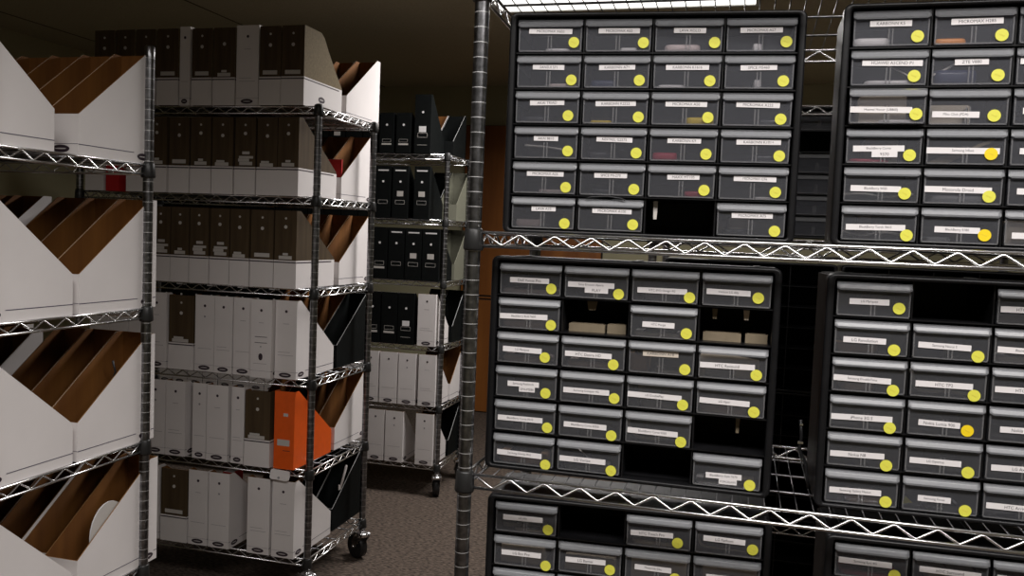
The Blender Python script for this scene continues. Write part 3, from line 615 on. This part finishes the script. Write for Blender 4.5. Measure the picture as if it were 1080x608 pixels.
        if kind == 'slope' or var in (1, 3): q.prism_y([(.004 * math.cos(2 * math.pi * i / n), h * .9 + .004 * math.sin(2 * math.pi * i / n)) for i in range(n)], -.001, 0, 'paper_old')
        parts['finger_ring'] = q.build('finger_ring')
    elif style == 'orange':
        l = MB(); l.box(-w * .33, w * .28, -.0006, 0, h * .3, h * .38, 'paper_old'); l.box(-w * .05, w * .18, -.0006, 0, h * .68, h * .72, 'slot'); l.box(-w * .05, w * .3, -.0006, 0, h * .235, h * .242, 'mark'); parts['paper_label'] = l.build('paper_label')
    elif style == 'black':
        l = MB()
        if var == 0: l.box(-w * .34, w * .34, -.0006, 0, h * .9, h * .925, 'paper')
        elif var == 1: l.box(-w * .22, w * .22, -.0006, 0, h * .36, h * .46, 'paper'); l.box(-w * .3, w * .3, -.0006, 0, h * .14, h * .145, 'paper_old')
        elif var == 2: l.box(-w * .34, w * .34, -.0006, 0, h * .2, h * .24, 'paper_old')
        else: l.box(-w * .34, w * .34, -.0006, 0, h * .9, h * .925, 'paper'); l.box(-w * .2, w * .2, -.0006, 0, h * .42, h * .52, 'paper_old')
        for a in ((-w * .3, w * .3, h * .27, h * .275), (-w * .3, w * .3, h * .34, h * .345), (-w * .3, -w * .29, h * .27, h * .345), (w * .29, w * .3, h * .27, h * .345)): l.box(a[0], a[1], -.0006, 0, a[2], a[3], 'paper_old')
        parts['paper_label'] = l.build('paper_label')
        q = MB(); n = 12; q.prism_y([(.006 * math.cos(2 * math.pi * i / n), h * .7 + .006 * math.sin(2 * math.pi * i / n)) for i in range(n)], -.001, 0, 'paper'); parts['finger_ring'] = q.build('finger_ring')
    _fm[key] = (mb.build('body'), parts); return _fm[key]
SDESC = {'white': 'all-white file', 'two': 'brown-topped white-based file', 'orange': 'orange file', 'black': 'black file', 'red': 'red file', 'grey': 'grey file'}
def put_file(rackname, row, shelf, idx, x1, w, yspine, z, style, d, h, low, kind='slope', var=0, back=False, gap=.0015, count={}):
    """x1 is the file's aisle end side"""
    gap = .0004 if back or row == 'x' else gap
    w2 = w - gap * 2 - (.0026 if style == 'two' else 0)
    body, parts = file_meshes(style, w2, d, h, low, kind, var)
    t = thing('magazine_file', '%s, %s from aisle end, %s row, %s shelf, %s' % (SDESC[style], ORD[idx], row, ORD[shelf], rackname), 'magazine file',
              (x1 - w / 2, yspine, z + H), math.pi if back else 0, 'magazine files of the ' + rackname)
    ob('body', body, t)
    for n, m in parts.items(): ob(m.name.split('.')[0], m, t)
    return t
RM = 'orange-file rack'; RL = 'V-profile white rack'; RF = 'black-file rack'
# middle rack, front row: (style, aisle side x, width, variant)
def fill(lst, xend, w=.088):
    x = lst[-1][1] - lst[-1][2]; i = len(lst)
    while x - w > xend and i < 11: lst.append((lst[-1][0], x, w, i % 4)); x -= w; i += 1
    return lst
MF = [
 [('two', -1.492, .092, 1), ('two', -1.584, .088, 1), ('white', -1.674, .091, 1), ('two', -1.767, .092, 0), ('two', -1.86, .086, 1), ('white', -1.948, .044, 0), ('two', -1.994, .092, 1), ('two', -2.088, .088, 1), ('two', -2.178, .085, 1), ('two', -2.265, .09, 1)],
 fill([('two', -1.505, .086, 0), ('two', -1.592, .084, 3), ('two', -1.678, .086, 2), ('two', -1.766, .088, 3), ('two', -1.856, .088, 0), ('two', -1.946, .088, 1), ('two', -2.036, .088, 0), ('two', -2.126, .088, 1)], -2.24) + [('red', -2.245, .06, 0), ('two', -2.31, .085, 1)],
 fill([('two', -1.505, .09, 0), ('two', -1.597, .094, 1), ('two', -1.693, .08, 3), ('two', -1.775, .082, 2), ('two', -1.859, .08, 2), ('two', -1.941, .08, 0)], -2.42, .085),
 fill([('white', -1.497, .086, 1), ('white', -1.585, .084, 9), ('white', -1.672, .079, 4), ('white', -1.753, .076, 3), ('white', -1.831, .082, 2), ('two', -1.916, .108, 3), ('white', -2.028, .085, 1)], -2.42, .085),
 fill([('orange', -1.497, .082, 0), ('two', -1.588, .105, 3), ('white', -1.698, .055, 1), ('white', -1.764, .09, 4), ('white', -1.858, .06, 2), ('white', -1.945, .085, 1)], -2.42, .085),
 fill([('white', -1.490, .09, 1), ('white', -1.588, .092, 3), ('white', -1.752, .088, 2), ('white', -1.843, .082, 4), ('two', -1.928, .115, 1), ('white', -2.05, .085, 0)], -2.42, .085),
]
for s, row in enumerate(MF):
    for i, (st, x1, w, v) in enumerate(row):
        kind = 'curve' if st == 'two' and s == 0 else 'slope'
        y = 2.70 - (.02 if (s, i) == (3, 1) else 0) - (.012 if s == 4 and st == 'two' else 0) + random.uniform(0, .008) * (i > 0)
        put_file(RM, 'front', s, i, x1, w, y, MS[s], st, .285, .278 if st != 'two' else .272, .088 if st != 'two' else .105, kind, v)
MBK = [['white'] * 5, ['white'] * 5, ['white'] * 5, ['black', 'white', 'white', 'white'], ['white', 'white', 'black', 'white'], ['black', 'black', 'white', 'white']]
for s, row in enumerate(MBK):
    x = -1.497
    for i, st in enumerate(row):
        w = .092 + random.uniform(-.004, .004)
        put_file(RM, 'back', s, i, x, w, 3.335 if s == 0 else 3.295, MS[s], st, .3 if s == 0 else .285, .272, .088, 'slope', i % 4, True); x -= w
# rack at the photo edge
for s in range(4):
    x = -1.457
    for i in range(8 if s < 2 else 7):
        w = .094 + random.uniform(-.004, .004)
        put_file(RL, 'back', s, i, x - (.0 if i else 0), w, (1.876, 1.896, 1.896, 1.914)[s] + {(3, 1): .014, (1, 3): -.045, (2, 3): -.07}.get((s, i), 0), LS[s], 'white', (.25, .265, .265, .28)[s], .272, .092, 'slope', i % 4, True); x -= w
    x = -1.457
    for i in range(5 if s in (0, 3) else 3):
        w = .094
        st = 'white' if (i == 0 or s != 1) else ('black' if i == 1 else 'white')
        dn = (1.305, 1.362, 1.366, 1.366)[s]
        put_file(RL, 'front', s, i, x, w, dn, LS[s], st, .252, .272, .092 if s != 3 else .07, 'slope', i % 4); x -= w
# far rack
FF = [
 [('black', -1.535, .088, 1), ('black', -1.64, .08, 2), ('black', -1.73, .08, 2), ('black', -1.82, .08, 2)],
 [('black', -1.53, .085, 3), ('black', -1.645, .086, 3), ('black', -1.738, .086, 0), ('black', -1.83, .086, 0)],
 [('black', -1.468, .092, 3), ('black', -1.562, .09, 3), ('black', -1.655, .088, 0), ('black', -1.746, .088, 2), ('black', -1.84, .088, 0)],
 [('white', -1.475, .098, 1), ('black', -1.59, .09, 1), ('black', -1.682, .088, 2), ('black', -1.775, .088, 2)],
 [('white', -1.465, .094, 1), ('white', -1.572, .096, 2), ('white', -1.672, .098, 0), ('white', -1.775, .09, 1)],
 [('white', -1.468, .096, 2), ('white', -1.63, .1, 2), ('white', -1.735, .098, 0), ('white', -1.838, .085, 1)],
]
for s, row in enumerate(FF):
    x = row[-1][1] - row[-1][2] - .004
    while x > -3.15: row.append(('black' if s < 4 else 'white', x, .09, 2 + len(row) % 2 if s < 4 else len(row) % 4)); x -= .094
    for i, (st, x1, w, v) in enumerate(row):
        hh = .29 if (s, i) == (0, 0) else (.2 if s == 0 else .262)
        put_file(RF, 'front', s, i, x1, w, 4.045, FS[s], st, .2, hh, .085, 'slope', v)
FB = [['black', 'white'], ['grey', 'black'], ['grey', 'black'], ['black', 'black'], ['white', 'white'], ['black', 'white']]
for s, row in enumerate(FB):
    for i, st in enumerate(row):
        put_file(RF, 'back', s, i, -1.46 - i * .1 - (.03 if s == 0 else 0), .095, 4.46, FS[s], st, .2, .24 if s == 0 else .262, .085, 'slope', i, True)

# small things on and in the files
b, s_ = phone_mesh(.074, .036, .014, 'p_white')
t = thing('mobile_phone', 'white phone laid across the top of the end file, bottom shelf of the orange-file rack', 'phone', (-1.548, 2.703, MS[5] + H + .2985), 0, None, b, rot=(1.4, .06, 0))
a = MB(); n = 14; a.prism_y([(.0045 * math.cos(2 * math.pi * i / n), .0045 * math.sin(2 * math.pi * i / n)) for i in range(n)], -.0008, 0, 'p_grey'); ob('button', a.build('button'), t, (0, -.009, .0141), (-1.5708, 0, 0))
b, s_ = phone_mesh(.075, .09, .012, 'p_dark')
t = thing('mobile_phone', 'dark phone poking out behind the white phone, bottom shelf of the orange-file rack', 'phone', (-1.585, 2.80, MS[5] + H + .285), .3, None, b, rot=(.35, 0, .3)); ob('screen', s_, t)
a = MB(); a.box(-.02, .02, 0, .07, 0, .1, 'red'); a.box(-.018, .018, .003, .067, .1, .101, 'paper')
thing('red_booklet', 'dull red booklet in the file row beside the gap, bottom shelf of orange-file rack', 'booklet', (-1.8, 2.76, MS[5] + H + .165), 0, None, a.build('red_booklet'))
a = MB(); a.box(-.03, .03, 0, .008, 0, .155, 'red'); a.box(-.028, .028, .001, .007, .155, .1555, 'paper')
thing('red_booklet', 'bright red booklet leaning in the brown end file, second shelf of orange-file rack', 'booklet', (-1.543, 3.04, MS[1] + H + .004), 0, None, a.build('red_booklet'))
a = MB(); a.prism_y([(0, 0), (.05, 0), (.025, .14)], 0, .006, 'cream'); a.prism_y([(.004, .002), (.046, .002), (.025, .11)], .006, .008, 'kraft_edge')
thing('cardboard_flap', 'tan pointed card standing in the end files, second shelf of orange-file rack', 'card', (-1.568, 2.90, MS[1] + H + .1), 0, None, a.build('cardboard_flap'), rot=(.1, 0, .5))
a = MB(); a.tube([(0, 0, 0), (0, .05, .08), (0, .052, .085)], .0055, 'p_white', 10, rings=[.004, .0055, .003]); a.box(-.002, .002, -.012, -.006, .0, .02, 'p_white')  # slim white bar added in place of a highlight
thing('highlight_bar', 'white pen bar added on the black end file, bottom shelf of the orange-file rack', 'highlight', (-1.496, 3.07, MS[5] + H + .15), 0, None, a.build('highlight_bar'))
# round card in the lowest visible file of the photo-edge rack, black cord in the one above
a = MB(); n = 24; a.prism_x([(.062 * math.cos(2 * math.pi * i / n), .075 * math.sin(2 * math.pi * i / n)) for i in range(n)], 0, .003, 'paper_old', 'paper_old', 'paper')
thing('round_card', 'grey round card in the end file, fourth shelf of the V-profile white rack', 'card', (-1.468, 1.745, LS[3] + H + .125), 0, None, a.build('round_card'))
a = MB(); P = [(0, .0, .0), (-.03, .04, .02), (-.04, .09, .06), (-.03, .11, .12), (-.03, .10, .15)]; a.tube(P, .0028, 'cable_black', 8); a.tube([(0, .0, 0), (-.01, -.05, -.02), (-.02, -.07, -.005), (-.03, -.03, .01)], .0028, 'cable_black', 8)
thing('black_cord', 'black cord curled inside the end file, third shelf of the V-profile white rack', 'cord', (-1.475, 1.70, LS[2] + H + .06), 0, None, a.build('black_cord'))

# ------------------------------------------------------------------ camera, world, look
f, yaw, pitch, roll = 909.0, .2626, -.0613, .0399
F = Vector((-math.sin(yaw) * math.cos(pitch), math.cos(yaw) * math.cos(pitch), math.sin(pitch))); R0 = Vector((math.cos(yaw), math.sin(yaw), 0)); U0 = R0.cross(F)
R = R0 * math.cos(roll) + U0 * math.sin(roll); U = -R0 * math.sin(roll) + U0 * math.cos(roll)
cam = bpy.data.cameras.new('camera'); cam.sensor_width = 36; cam.sensor_fit = 'HORIZONTAL'; cam.lens = f / 1080 * 36; cam.clip_start = .02
co = bpy.data.objects.new('camera', cam); COL.objects.link(co)
co.matrix_world = Matrix(((R.x, U.x, -F.x, 0), (R.y, U.y, -F.y, 0), (R.z, U.z, -F.z, H), (0, 0, 0, 1))); SC.camera = co
w = bpy.data.worlds.new('world'); SC.world = w; w.use_nodes = True
w.node_tree.nodes['Background'].inputs[0].default_value = (.8, .85, 1, 1); w.node_tree.nodes['Background'].inputs[1].default_value = .002
vs = SC.view_settings; vs.view_transform = 'Standard'; vs.look = 'None'; vs.gamma = 1; vs.use_curve_mapping = False; vs.exposure = 0
SC.cycles.max_bounces = 8; SC.cycles.diffuse_bounces = 4; SC.cycles.transparent_max_bounces = 24
